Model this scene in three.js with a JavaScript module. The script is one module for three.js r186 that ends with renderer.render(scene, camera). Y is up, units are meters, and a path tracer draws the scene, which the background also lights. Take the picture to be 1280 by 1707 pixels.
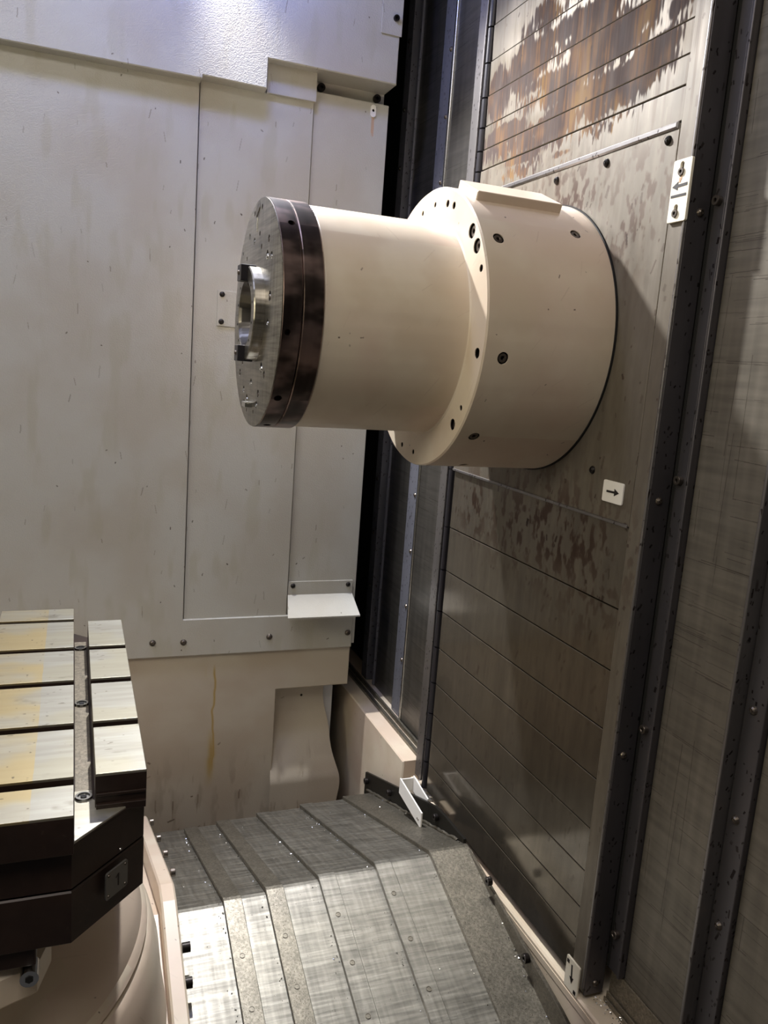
import * as THREE from 'three';
import { RoundedBoxGeometry } from 'three/addons/geometries/RoundedBoxGeometry.js';
import { mergeGeometries, toCreasedNormals } from 'three/addons/utils/BufferGeometryUtils.js';
import { RectAreaLightUniformsLib } from 'three/addons/lights/RectAreaLightUniformsLib.js';
import { FontLoader } from 'three/addons/loaders/FontLoader.js';
import { TextGeometry } from 'three/addons/geometries/TextGeometry.js';
import { Brush, Evaluator, SUBTRACTION } from 'three-bvh-csg';

/* ---------- camera, lamps, exposure ---------- */
const scene = new THREE.Scene();
scene.background = new THREE.Color(0x000000);
const camera = new THREE.PerspectiveCamera(2 * Math.atan(853.5 / 1352) * 180 / Math.PI, 1280 / 1707, 0.02, 30);
camera.position.set(0, 1.6, 0);
camera.quaternion.setFromRotationMatrix(new THREE.Matrix4().makeBasis(
  new THREE.Vector3(.93363501, .0732836, .35064967), new THREE.Vector3(-.00560634, .98172042, -.1902461), new THREE.Vector3(-.35818186, .17565455, .91697941)));
scene.add(camera);
const renderer = new THREE.WebGLRenderer({ antialias: true });
renderer.toneMapping = THREE.LinearToneMapping;
renderer.toneMappingExposure = 1.0;
renderer.shadowMap.enabled = true;
RectAreaLightUniformsLib.init();
// lamps: [position, aim, width, height, colour, intensity]
const LAMPS = {
  work: { p: [.225, 2.54, -1.835], aim: [.66, 1.2, -1.1], w: .06, h: .05, c: 0xf6f5f4, i: 16.5, spot: 40, soft: .55 },
  cool: { p: [.28, 2.60, -1.58], aim: [.22, 1.85, -1.86], w: .16, h: .05, c: 0x7d94ff, i: 84 },
  rear: { p: [-.48, 2.86, -1.40], aim: [-.48, 0, -1.40], w: 1.7, h: .26, c: 0xccd6ff, i: 6 },  // added strip that brightens reflections in the steel plates; no known fixture
  roof: { p: [-.45, 2.86, .15], aim: [-.45, 0, .15], w: 1.3, h: .9, c: 0xfff6ee, i: 3.3 },  // added soft fill from above and in front; no known fixture
  side: { p: [-1.562, 2.05, -.75], aim: [.5, 2.05, -.75], w: .8, h: .5, c: 0xfff3cf, i: 5 },  // added warm fill for the flange face; no known fixture
};

/* ---------- small helpers ---------- */
const V = (x, y, z) => new THREE.Vector3(x, y, z);
let seed = 7;
const rnd = () => { seed = (seed * 1664525 + 1013904223) >>> 0; return seed / 4294967296; };
const used = {};
const numbered = (n) => { const k = used[n] = (used[n] ?? -1) + 1; return k ? n + '_' + String(k).padStart(3, '0') : n; };
function thing(name, label, category, base, group) {
  const o = new THREE.Group(); o.name = numbered(name); o.position.set(...base); scene.add(o);
  o.userData = category ? { label, category } : { kind: 'structure', label };
  if (group) o.userData.group = group;
  o.userData.base = base;
  return o;
}
// metre-sized texture coordinates from the direction each face looks in
function boxUV(g) {
  if (g.index) g = g.toNonIndexed();
  if (!g.attributes.normal) g.computeVertexNormals();
  const p = g.attributes.position, uv = new Float32Array(p.count * 2), a = V(), b = V(), c = V();
  for (let i = 0; i < p.count; i += 3) {
    a.fromBufferAttribute(p, i); b.fromBufferAttribute(p, i + 1); c.fromBufferAttribute(p, i + 2);
    const nn = b.clone().sub(a).cross(c.clone().sub(a)), x = Math.abs(nn.x), y = Math.abs(nn.y), z = Math.abs(nn.z);
    [a, b, c].forEach((q, k) => { const t = x >= y && x >= z ? [q.z, q.y] : y >= z ? [q.x, q.z] : [q.x, q.y]; uv[(i + k) * 2] = t[0]; uv[(i + k) * 2 + 1] = t[1]; });
  }
  g.setAttribute('uv', new THREE.BufferAttribute(uv, 2));
  for (const k of Object.keys(g.attributes)) if (!['position', 'normal', 'uv'].includes(k)) g.deleteAttribute(k);
  return g;
}
function worldBase(o) { let b = V(); for (let q = o; q && q !== scene; q = q.parent) b.add(q.position); return b; }
// one named mesh from geometry given in world metres
function part(parent, name, geo, mat, label) {
  let g = Array.isArray(geo) ? mergeGeometries(geo.map(boxUV)) : boxUV(geo);
  const b = worldBase(parent); g.translate(-b.x, -b.y, -b.z);
  const m = new THREE.Mesh(g, mat); m.name = name; m.castShadow = m.receiveShadow = true;
  if (label) m.userData.label = label;
  parent.add(m); return m;
}
// a mesh sharing geometry, set at a world point with its +Z axis along n
const ZAX = V(0, 0, 1);
function put(parent, name, geo, mat, at, n = [0, 0, 1], spin = 0, s = 1) {
  const m = new THREE.Mesh(geo, mat); m.name = name; m.castShadow = m.receiveShadow = true;
  m.position.set(...at).sub(worldBase(parent));
  m.quaternion.setFromUnitVectors(ZAX, V(...n).normalize()).multiply(new THREE.Quaternion().setFromAxisAngle(ZAX, spin));
  m.scale.setScalar(s); parent.add(m); return m;
}
function box(x0, x1, y0, y1, z0, z1, r = .0015) {
  const w = x1 - x0, h = y1 - y0, d = z1 - z0; r = Math.min(r, w * .45, h * .45, d * .45);
  const g = r > .0002 ? new RoundedBoxGeometry(w, h, d, 1, r) : new THREE.BoxGeometry(w, h, d);
  return g.translate((x0 + x1) / 2, (y0 + y1) / 2, (z0 + z1) / 2);
}
function poly(pts) { const s = new THREE.Shape(); pts.forEach(([a, b], i) => (i ? s.lineTo(a, b) : s.moveTo(a, b))); s.closePath(); return s; }
// shape in (x, y), thick from z0 to z1
function slabXY(pts, z0, z1, bev = .0012) {
  const s = pts instanceof THREE.Shape ? pts : poly(pts);
  return new THREE.ExtrudeGeometry(s, { depth: z1 - z0 - 2 * bev, bevelEnabled: bev > 0, bevelThickness: bev, bevelSize: bev, bevelOffset: -bev, bevelSegments: 1, curveSegments: 12 }).translate(0, 0, z0 + bev);
}
// profile in (z, y), run along x from x0 to x1
function slabZY(pts, x0, x1, bev = .001) {
  const g = new THREE.ExtrudeGeometry(poly(pts.map(([z, y]) => [-z, y])), { depth: x1 - x0 - 2 * bev, bevelEnabled: bev > 0, bevelThickness: bev, bevelSize: bev, bevelOffset: -bev, bevelSegments: 1 });
  return g.rotateY(Math.PI / 2).translate(x0 + bev, 0, 0);
}
// outline in (x, z), thick from y0 to y1
function slabXZ(pts, y0, y1, bev = .0012) {
  const g = new THREE.ExtrudeGeometry(poly(pts.map(([x, z]) => [x, -z])), { depth: y1 - y0 - 2 * bev, bevelEnabled: bev > 0, bevelThickness: bev, bevelSize: bev, bevelOffset: -bev, bevelSegments: 1 });
  return g.rotateX(-Math.PI / 2).translate(0, y0 + bev, 0);
}
function turned(profile, seg = 96) { return toCreasedNormals(new THREE.LatheGeometry(profile.map(([r, h]) => new THREE.Vector2(r, h)), seg), .5); }   // round y
const AX = { y: 1.6611, z: -1.2056 };                      // the spindle's axis runs along x
function onAxis(profile, seg = 128) { return turned(profile, seg).rotateZ(-Math.PI / 2).translate(0, AX.y, AX.z); }  // profile: [radius, x]
const polar = (r, deg) => [AX.y + r * Math.sin(deg * Math.PI / 180), AX.z + r * Math.cos(deg * Math.PI / 180)];
function csg(a, cutters) {
  const ev = new Evaluator(); ev.useGroups = false; ev.attributes = ['position', 'normal', 'uv'];
  let A = new Brush(a); A.updateMatrixWorld();
  for (const c of cutters) { const B = new Brush(c); B.updateMatrixWorld(); A = ev.evaluate(A, B, SUBTRACTION); }
  return A.geometry;
}

/* ---------- textures ---------- */
const hash = (x, y, s) => { let h = (x * 374761393 + y * 668265263 + s * 2147483647) | 0; h = Math.imul(h ^ (h >>> 13), 1274126177); h ^= h >>> 16; return (h >>> 0) / 4294967296; };
function vn(x, y, s, px = 1e6, py = 1e6) {
  const x0 = Math.floor(x), y0 = Math.floor(y), fx = x - x0, fy = y - y0, u = fx * fx * (3 - 2 * fx), v = fy * fy * (3 - 2 * fy);
  const m = (a, p) => ((a % p) + p) % p, xa = m(x0, px), xb = m(x0 + 1, px), ya = m(y0, py), yb = m(y0 + 1, py);
  return (hash(xa, ya, s) * (1 - u) + hash(xb, ya, s) * u) * (1 - v) + (hash(xa, yb, s) * (1 - u) + hash(xb, yb, s) * u) * v;
}
function fbm(x, y, s, px, py, o = 4) { let t = 0, a = .5, n = 0; for (let i = 0; i < o; i++) { t += a * vn(x, y, s + i, px, py); n += a; x *= 2; y *= 2; px *= 2; py *= 2; a *= .5; } return t / n; }
const cl = (t) => Math.max(0, Math.min(1, t)), ss = (a, b, t) => { t = cl((t - a) / (b - a)); return t * t * (3 - 2 * t); };
function tex(w, h, sx, sy, fn, srgb = true) {
  const d = new Uint8Array(w * h * 4);
  for (let j = 0; j < h; j++) for (let i = 0; i < w; i++) {
    const c = fn(i / w, j / h), k = (j * w + i) * 4;
    for (let q = 0; q < 3; q++) d[k + q] = Math.max(0, Math.min(255, c[q] ?? c[0])); d[k + 3] = 255;
  }
  const t = new THREE.DataTexture(d, w, h); t.wrapS = t.wrapT = THREE.RepeatWrapping; t.magFilter = t.minFilter = THREE.LinearFilter;
  if (srgb) t.colorSpace = THREE.SRGBColorSpace; t.repeat.set(1 / sx, 1 / sy); t.needsUpdate = true; return t;
}
// flecks: short marks strewn over a tile (u, v in 0..1), drawn into a mask
function flecks(w, h, n, len, wid, ang, spread, s) {
  const m = new Float32Array(w * h); seed = s;
  for (let k = 0; k < n; k++) {
    const cx = rnd() * w, cy = rnd() * h, a = ang + (rnd() - .5) * spread, L = len * (.3 + rnd() * 1.2), W = wid * (.5 + rnd()), st = .35 + .65 * rnd();
    for (let t = -L; t <= L; t += .5) for (let q = -W; q <= W; q += .5) {
      const x = Math.round(cx + Math.cos(a) * t - Math.sin(a) * q), y = Math.round(cy + Math.sin(a) * t + Math.cos(a) * q);
      const i = ((x % w) + w) % w + (((y % h) + h) % h) * w; m[i] = Math.max(m[i], st);
    }
  }
  return (u, v) => m[Math.min(w - 1, Math.floor(u * w)) + Math.min(h - 1, Math.floor(v * h)) * w];
}
const mix = (a, b, t) => a.map((q, i) => q + (b[i] - q) * t);
const T = {};
{
  const f1 = flecks(768, 768, 26, 2.4, .6, 1.5, 2.5, 11), f2 = flecks(768, 768, 60, 9, .5, 1.57, .5, 12);
  T.paint = tex(768, 768, .8, .8, (u, v) => {
    const a = fbm(u * 6, v * 6, 3, 6, 6), b = fbm(u * 30, v * 8, 9, 30, 8, 3);
    let c = mix([238, 234, 222], [230, 222, 206], ss(.3, .75, a)); c = mix(c, [220, 212, 188], .4 * ss(.56, .8, b));
    c = mix(c, [120, 105, 88], .35 * f2(u, v)); return mix(c, [70, 58, 48], .8 * f1(u, v));
  });
  T.peel = tex(512, 512, .085, .085, (u, v) => [255 * (.65 * vn(u * 48, v * 48, 5, 48, 48) + .35 * vn(u * 96, v * 96, 6, 96, 96))], false);
  const g1 = flecks(768, 768, 26, 2.6, .8, 1.5, 3, 21), g2 = flecks(768, 768, 70, 16, .6, .9, .8, 22);
  T.cast = tex(768, 768, .5, .5, (u, v) => {
    const a = fbm(u * 7, v * 7, 33, 7, 7), b = fbm(u * 4, v * 4, 39, 4, 4, 3);
    let c = mix([238, 232, 216], [228, 218, 200], ss(.3, .7, a)); c = mix(c, [228, 208, 196], .4 * ss(.5, .75, b));
    c = mix(c, [150, 130, 112], .13 * g2(u, v)); return mix(c, [60, 48, 40], .8 * g1(u, v));
  });
  const s1 = flecks(1024, 1024, 420, 9, 2.2, 1.45, .9, 31), s2 = flecks(1024, 1024, 1100, 3.4, 1.4, 1.4, 1.2, 32), s3 = flecks(1024, 1024, 200, 40, .7, 1.57, .12, 33);
  T.spotted = tex(1024, 1024, .6, .6, (u, v) => {
    const a = fbm(u * 40, v * 4, 43, 40, 4), b = fbm(u * 5, v * 5, 44, 5, 5);
    let c = [186 + 24 * (a - .5) - 30 * (b - .5)]; c = [c[0], c[0] * .985, c[0] * .955];
    c = mix(c, [214, 212, 206], .3 * s3(u, v)); c = mix(c, [64, 54, 48], .85 * s1(u, v) * ss(.4, .62, fbm(u * 9, v * 9, 46, 9, 9))); return mix(c, [48, 40, 38], .85 * s2(u, v));
  });
  const k1 = flecks(1024, 1024, 150, 90, .55, 0, .06, 41), k2 = flecks(1024, 1024, 24, 120, .6, 1.57, .05, 42);
  T.scored = tex(1024, 1024, .5, .5, (u, v) => {
    const a = fbm(u * 6, v * 60, 53, 6, 60, 3), b = fbm(u * 40, v * 3, 54, 40, 3, 3);
    let c = 178 + 40 * (a - .5) + 34 * (b - .5); c = [c, c * .975, c * .93];
    c = mix(c, [92, 86, 78], .6 * k1(u, v)); return mix(c, [98, 90, 80], .6 * k2(u, v));
  });
  const b1 = flecks(1024, 1024, 420, 60, .5, 0, .1, 51), b2 = flecks(1024, 1024, 160, 26, .5, 1.57, .2, 52), b3 = flecks(1024, 1024, 90, 2.2, 1.2, 1, 3, 53);
  T.brushed = tex(1024, 1024, .3, .3, (u, v) => {
    const a = fbm(u * 5, v * 90, 63, 5, 90, 3), b = fbm(u * 60, v * 6, 64, 60, 6, 3), m = fbm(u * 5, v * 5, 65, 5, 5);
    let c = 186 + 74 * (a - .5) + 44 * (b - .5) - 12 * (m - .5); c = [c, c * .99, c * .965];
    c = mix(c, [234, 234, 232], .5 * b1(u, v)); c = mix(c, [140, 136, 130], .3 * b2(u, v)); return mix(c, [70, 66, 60], .6 * b3(u, v));
  });
  T.brushedRough = tex(512, 512, .3, .3, (u, v) => [150 + 50 * (fbm(u * 5, v * 80, 71, 5, 80, 3) - .5) + 40 * (fbm(u * 60, v * 6, 72, 60, 6, 3) - .5)], false);
  const p1 = flecks(768, 768, 3600, 1.8, 1, 1, 3, 61);
  T.pitted = tex(768, 768, .2, .2, (u, v) => { const a = fbm(u * 70, v * 70, 81, 70, 70, 3), b = fbm(u * 9, v * 9, 82, 9, 9, 3); const c = 172 + 70 * (a - .5) + 26 * (b - .5); return mix([c, c * .985, c * .95], [78, 72, 64], .75 * p1(u, v)); });
  T.blotched = tex(768, 768, .4, .4, (u, v) => {
    const a = fbm(u * 7, v * 14, 91, 7, 14), b = fbm(u * 50, v * 6, 92, 50, 6, 2);
    let c = mix([156, 140, 136], [70, 64, 62], ss(.3, .68, a)); return c.map((q) => q + 26 * (b - .5));
  });
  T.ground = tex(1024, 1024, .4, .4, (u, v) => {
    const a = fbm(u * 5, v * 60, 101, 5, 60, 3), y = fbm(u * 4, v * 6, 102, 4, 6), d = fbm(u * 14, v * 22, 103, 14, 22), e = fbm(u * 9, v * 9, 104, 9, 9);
    const foot = u > .42 && u < .9125 + .004 * (e - .5) ? 1 : 0;      // a yellower area with a straight border
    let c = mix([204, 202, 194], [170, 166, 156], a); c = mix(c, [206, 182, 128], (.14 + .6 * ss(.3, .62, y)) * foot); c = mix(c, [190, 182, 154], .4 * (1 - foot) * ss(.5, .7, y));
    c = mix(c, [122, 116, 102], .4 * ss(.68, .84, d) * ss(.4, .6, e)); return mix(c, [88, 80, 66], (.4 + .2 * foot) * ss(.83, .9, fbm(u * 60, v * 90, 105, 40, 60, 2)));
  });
  const n1 = flecks(512, 512, 120, 3, 1, .5, 3, 77);
  T.oxide = tex(512, 512, .3, .3, (u, v) => { const a = fbm(u * 6, v * 6, 111, 6, 6), b = fbm(u * 30, v * 30, 112, 30, 30); const c = mix([66, 50, 42], [42, 34, 31], a); return mix(c.map((q) => q + 10 * (b - .5)), [96, 84, 72], .3 * n1(u, v)); });
  // the slatted cover, one map over its whole face: z -1.56..-0.86, y 0.65..2.95; rust, runs and spots lie where the photograph has them
  const W = .70, H = 2.30, c1 = flecks(720, 2048, 330, 6, 2, 1.35, 1, 71), c2 = flecks(720, 2048, 420, 26, .6, 1.57, .1, 72), c3 = flecks(720, 2048, 500, 2.4, 1.1, 1.4, 1.4, 73);
  const LY = [2.90, 2.83, 2.765, 2.70, 2.635, 2.57, 2.503, 2.437, 2.37, 2.303, 2.238, 2.175, 2.114, 2.06, 2.018, 1.981, 1.936];
  const blobs = [[-1.10, 2.095, .16, .032, 1], [-1.20, 2.075, .16, .03, .95], [-1.10, 2.03, .17, .026, .95], [-1.24, 2.015, .15, .026, .85], [-1.17, 2.145, .16, .03, .95], [-1.34, 2.135, .09, .04, 1], [-1.44, 2.12, .05, .05, 1],
    [-1.40, 2.028, .10, .022, 1], [-1.30, 2.085, .08, .02, .8], [-.98, 2.045, .07, .03, .9], [-.95, 2.085, .05, .025, .7], [-1.10, 1.995, .10, .012, .7], [-1.32, 1.975, .10, .012, .85], [-1.08, 2.21, .2, .035, .8], [-1.30, 2.2, .12, .03, .6], [-1.2, 1.955, .05, .008, .5], [-1.42, 1.99, .05, .012, .5]];
  const pits = [[-1.19, 1.85, .10, .07, 1], [-1.10, 1.36, .18, .08, 1], [-1.13, 1.87, .07, .05, .9], [-1.0, 1.82, .07, .06, .6], [-1.22, 1.345, .1, .07, .9], [-1.38, 1.35, .05, .07, .8], [-1.0, 1.32, .1, .1, .5], [-.97, 1.86, .08, .06, .5]];
  const area = (L, z, y) => { let t = 0; for (const [a, b, rz, ry, k] of L) { const q = ((z - a) / rz) ** 2 + ((y - b) / ry) ** 2; if (q < 4) t = Math.max(t, k * Math.exp(-q)); } return t; };
  const rustAt = (u, v, z, y) => {
    let row = 0; for (const l of LY) if (l > y) row++;
    const drip = .026 * (vn(u * 150, row * 7.3, 211)) + .018 * vn(u * 330, row * 3.1, 212), rz = Math.max(area(blobs, z, y), area(blobs, z, y + drip));
    if (rz < .06) return 0;
    const n = fbm(u * 20, v * 60, 207, 1e5, 1e5, 3), st = vn(u * 210, v * 22, 213);
    return ss(.46, .58, rz + .6 * (n - .5) + .24 * (st - .5));
  };
  T.cover = tex(720, 2048, W, H, (u, v) => {
    const z = -1.56 + u * W, y = .65 + v * H, up = ss(1.9, 2.0, y), mid = ss(1.1, 1.35, y);
    const a = fbm(u * 60, v * 12, 201, 1e5, 1e5), b = fbm(u * 9, v * 28, 202, 1e5, 1e5), m = fbm(u * 110, v * 110, 203, 1e5, 1e5, 3), run = fbm(u * 95, v * 16, 204, 1e5, 1e5, 3);
    let c = 176 + 30 * (a - .5) - 44 * (b - .5) * (.4 + up); c = [c, c * .965, c * .9];
    c = mix(c, [222, 216, 204], .45 * c2(u, v) * (.25 + .75 * up));
    c = mix(c, [112, 94, 78], .5 * up * ss(.6, .78, run));
    // rust hangs in runs below the joints
    c = mix(c, [142, 128, 104], .6 * ss(.15, .6, area(blobs, z, y)) * (.4 + .9 * fbm(u * 150, v * 20, 214, 1e5, 1e5, 2)));
    const rust = rustAt(u, v, z, y), hue = fbm(u * 14, v * 40, 206, 1e5, 1e5, 3), fine = fbm(u * 170, v * 26, 208, 1e5, 1e5, 2);
    c = mix(c, mix([78, 52, 42], [146, 104, 60], ss(.42, .62, hue * .55 + fine * .45)), (.72 + .24 * ss(.3, .6, fine)) * rust);
    c = mix(c, [176, 138, 64], .7 * rust * ss(.6, .72, hue * .6 + fine * .4));
    const pt = area(pits, z, y), sp = Math.max(c1(u, v) * (.3 + 1.3 * pt), c3(u, v) * (.3 + .5 * mid));
    c = mix(c, [86, 66, 56], cl(.9 * sp)); c = mix(c, [104, 76, 62], 1.0 * pt * ss(.5, .66, fbm(u * 70, v * 120, 205, 1e5, 1e5)));
    return c.map((q) => q + 18 * (m - .5));
  });
  T.cover.wrapS = T.cover.wrapT = THREE.ClampToEdgeWrapping; T.cover.offset.set(1.56 / W, -.65 / H);
  T.coverMR = tex(720, 2048, W, H, (u, v) => {           // rust is dull and not metallic
    const z = -1.56 + u * W, y = .65 + v * H, q = rustAt(u, v, z, y), n = fbm(u * 40, v * 20, 209, 1e5, 1e5, 3);
    return [0, 128 + 50 * (n - .5) + 90 * q, 255 * (1 - .9 * q)];
  }, false);
  T.coverMR.wrapS = T.coverMR.wrapT = THREE.ClampToEdgeWrapping; T.coverMR.offset.copy(T.cover.offset);
  // lower back wall: yellow coolant run, grey-brown scuffs
  const r1 = flecks(768, 1024, 420, 20, .5, 1.57, .14, 91), r2 = flecks(768, 1024, 60, 4, 1, 1.5, 2, 92);
  T.lower = tex(768, 1024, 1.2, 1.0, (u, v) => {            // x -0.6..0.6, y 0..1
    const x = -.6 + u * 1.2, y = v, a = fbm(u * 10, v * 10, 301, 1e5, 1e5), b = fbm(u * 60, v * 18, 302, 1e5, 1e5, 3);
    let c = mix([232, 224, 210], [222, 210, 194], ss(.3, .7, a));
    const zone = ss(.66, .52, y) * ss(.13, .22, x) * cl(.4 + 1.2 * fbm(u * 14, 2, 309, 1e5, 1e5));
    c = mix(c, [136, 116, 100], cl(zone * (.55 * r1(u, v) * ss(.4, .6, b) + .22 * ss(.52, .75, b))));
    const wob = .006 * (fbm(v * 30, 1, 303, 1e5, 1e5, 2) - .5) * 2, cx = .327 + wob - .035 * ss(.66, .5, y) * 0;
    const yel = Math.max(Math.exp(-(((x - cx) / .0022) ** 2)) * ss(.55, .6, y), Math.exp(-(((x - .322 - wob) / .008) ** 2)) * ss(.70, .62, y) * ss(.52, .6, y) * .8) * ss(.86, .83, y) + .6 * Math.exp(-(((x - .318) / .010) ** 2 + ((y - .835) / .012) ** 2)) * ss(.45, .6, b);
    c = mix(c, [206, 172, 96], cl(yel * .95)); return mix(c, [84, 68, 54], .7 * r2(u, v));
  });
  T.lower.wrapS = T.lower.wrapT = THREE.ClampToEdgeWrapping; T.lower.offset.set(.5, 0);
}
const std = (o) => new THREE.MeshStandardMaterial(o);
const M = {
  paint: std({ color: 0xcdcfd0, map: T.paint, roughness: .24, bumpMap: T.peel, bumpScale: .00036 }),
  lower: std({ color: 0xd2cec6, map: T.lower, roughness: .45, bumpMap: T.peel, bumpScale: .00014 }),
  cast: std({ color: 0xeee6de, map: T.cast, roughness: .38 }),
  room: std({ color: 0xd8d8d8, roughness: .7 }),
  side: std({ color: 0x6a6862, map: T.paint, roughness: .6 }),
  dim: std({ color: 0x4a4a4c, roughness: .8 }),
  cover: std({ color: 0xa49f98, map: T.cover, metalness: .4, metalnessMap: T.coverMR, roughness: 1, roughnessMap: T.coverMR }),
  coverLow: std({ color: 0xa4a09a, map: T.cover, metalness: .72, roughness: .16 }),
  spotted: std({ color: 0xb4b2b6, map: T.spotted, metalness: .8, roughness: .38 }),
  strip: std({ color: 0x86848c, map: T.spotted, metalness: .75, roughness: .42 }),
  scored: std({ color: 0xa4a098, map: T.scored, metalness: .5, roughness: .42 }),
  panel: std({ color: 0x9c9c9c, map: T.scored, metalness: .8, roughness: .33 }),
  brushed: std({ color: 0xc2c0b9, map: T.brushed, metalness: .92, roughness: .84, roughnessMap: T.brushedRough }),
  pitted: std({ color: 0xc4c0b6, map: T.pitted, metalness: .85, roughness: .46 }),
  strap: std({ color: 0x8e887e, map: T.pitted, metalness: .6, roughness: .45 }),
  dark: std({ color: 0x3a3834, map: T.spotted, metalness: .6, roughness: .45 }),
  machined: std({ color: 0xd4d0c8, map: T.brushed, metalness: .9, roughness: .3 }),
  blotched: std({ color: 0xe2d8d4, map: T.blotched, metalness: .85, roughness: .3 }),
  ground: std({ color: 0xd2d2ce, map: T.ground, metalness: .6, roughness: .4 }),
  groove: std({ color: 0xb4aa98, map: T.pitted, metalness: .35, roughness: .5 }),
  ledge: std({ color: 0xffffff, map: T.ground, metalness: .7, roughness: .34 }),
  blueLitSteel: std({ color: 0x9ea2b4, map: T.spotted, metalness: .35, roughness: .45 }),  // bluish lamp light is put into the colour of these steel strips
  oxide: std({ color: 0xf0e8e2, map: T.oxide, metalness: .2, roughness: .4 }),
  bolt: std({ color: 0x6c645c, metalness: .85, roughness: .35 }),
  boltDark: std({ color: 0x2a2624, metalness: .7, roughness: .4 }),
  chrome: std({ color: 0xd8d8d4, metalness: 1, roughness: .2 }),
  bore: std({ color: 0x6a6764, metalness: .95, roughness: .3 }),
  black: std({ color: 0x0c0b0b, roughness: .8 }),
  rubber: std({ color: 0x2e2c30, roughness: .32, metalness: .3 }),
  sign: std({ color: 0xece4d0, roughness: .5 }),
  signWhite: std({ color: 0xf2efe8, roughness: .45 }),
  ink: std({ color: 0x1a1210, roughness: .6 }),
  plate: std({ color: 0x7a7874, metalness: .6, roughness: .4 }),
  rustRun: std({ color: 0xc89a74, roughness: .6 }),
  glow: std({ color: 0xffffff, emissive: 0xffffff, emissiveIntensity: 1.5 }),
};

/* ---------- bolts and screws shared by everything ---------- */
const hexHole = (r) => { const s = new THREE.Path(); for (let i = 0; i < 6; i++) { const a = i * Math.PI / 3; i ? s.lineTo(r * Math.cos(a), r * Math.sin(a)) : s.moveTo(r, 0); } s.closePath(); return s; };
function capScrew(r, h, sock = .5) {
  const s = new THREE.Shape(); s.absarc(0, 0, r * .94, 0, Math.PI * 2); s.holes.push(hexHole(r * sock));
  const a = new THREE.ExtrudeGeometry(s, { depth: h * .8, bevelEnabled: true, bevelThickness: h * .1, bevelSize: r * .06, bevelSegments: 1, curveSegments: 10 }).translate(0, 0, h * .1);
  const f = new THREE.CylinderGeometry(r * .6, r * .6, h * .2, 12).rotateX(Math.PI / 2).translate(0, 0, h * .15);
  return mergeGeometries([boxUV(a), boxUV(f)]);
}
function domeScrew(r, h) {
  const g = turned([[0, h], [r * .22, h * .98], [r * .24, h * .72], [r * .42, h * .72], [r * .46, h * .93], [r * .8, h * .6], [r, h * .12], [r, 0]].reverse(), 14).rotateX(Math.PI / 2);
  return boxUV(g);
}
const G = { cap: capScrew(.006, .007), dome: domeScrew(.0062, .0045), small: domeScrew(.0032, .0022), rivet: boxUV(turned([[.0045, 0], [.0044, .0008], [.0034, .001], [.003, .0004], [0, .0004]], 12).rotateX(Math.PI / 2)), washer: boxUV(turned([[.0105, 0], [.0105, .0014], [.005, .0016]], 16).rotateX(Math.PI / 2)) };
const cyl = (r, h, n = 20) => boxUV(new THREE.CylinderGeometry(r, r, h, n).rotateX(Math.PI / 2).translate(0, 0, h / 2));

/* ---------- room shell outside the frame ---------- */
{
  const f = thing('floor', 'concrete floor under the machine', null, [0, 0, -.4]); part(f, 'floor_slab', box(-1.7, 1.3, -.06, 0, -2.5, 1.6, 0), M.dim);
  const c = thing('ceiling', 'cream sheet roof of the machine enclosure', null, [0, 2.9, -.4]); part(c, 'roof_sheet', box(-1.7, 1.3, 2.9, 2.96, -2.5, 1.6, 0), M.room);
  const l = thing('wall_left', 'grey left side of the enclosure', null, [-1.6, 0, -.4]); part(l, 'side_sheet', box(-1.66, -1.6, 0, 2.9, -2.5, 1.6, 0), M.side);
  const b = thing('wall_front', 'dim workshop side behind the operator', null, [0, 0, 1.5]); part(b, 'front_sheet', box(-1.6, 1.3, 0, 2.9, 1.5, 1.56, 0), M.dim);
}

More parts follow.
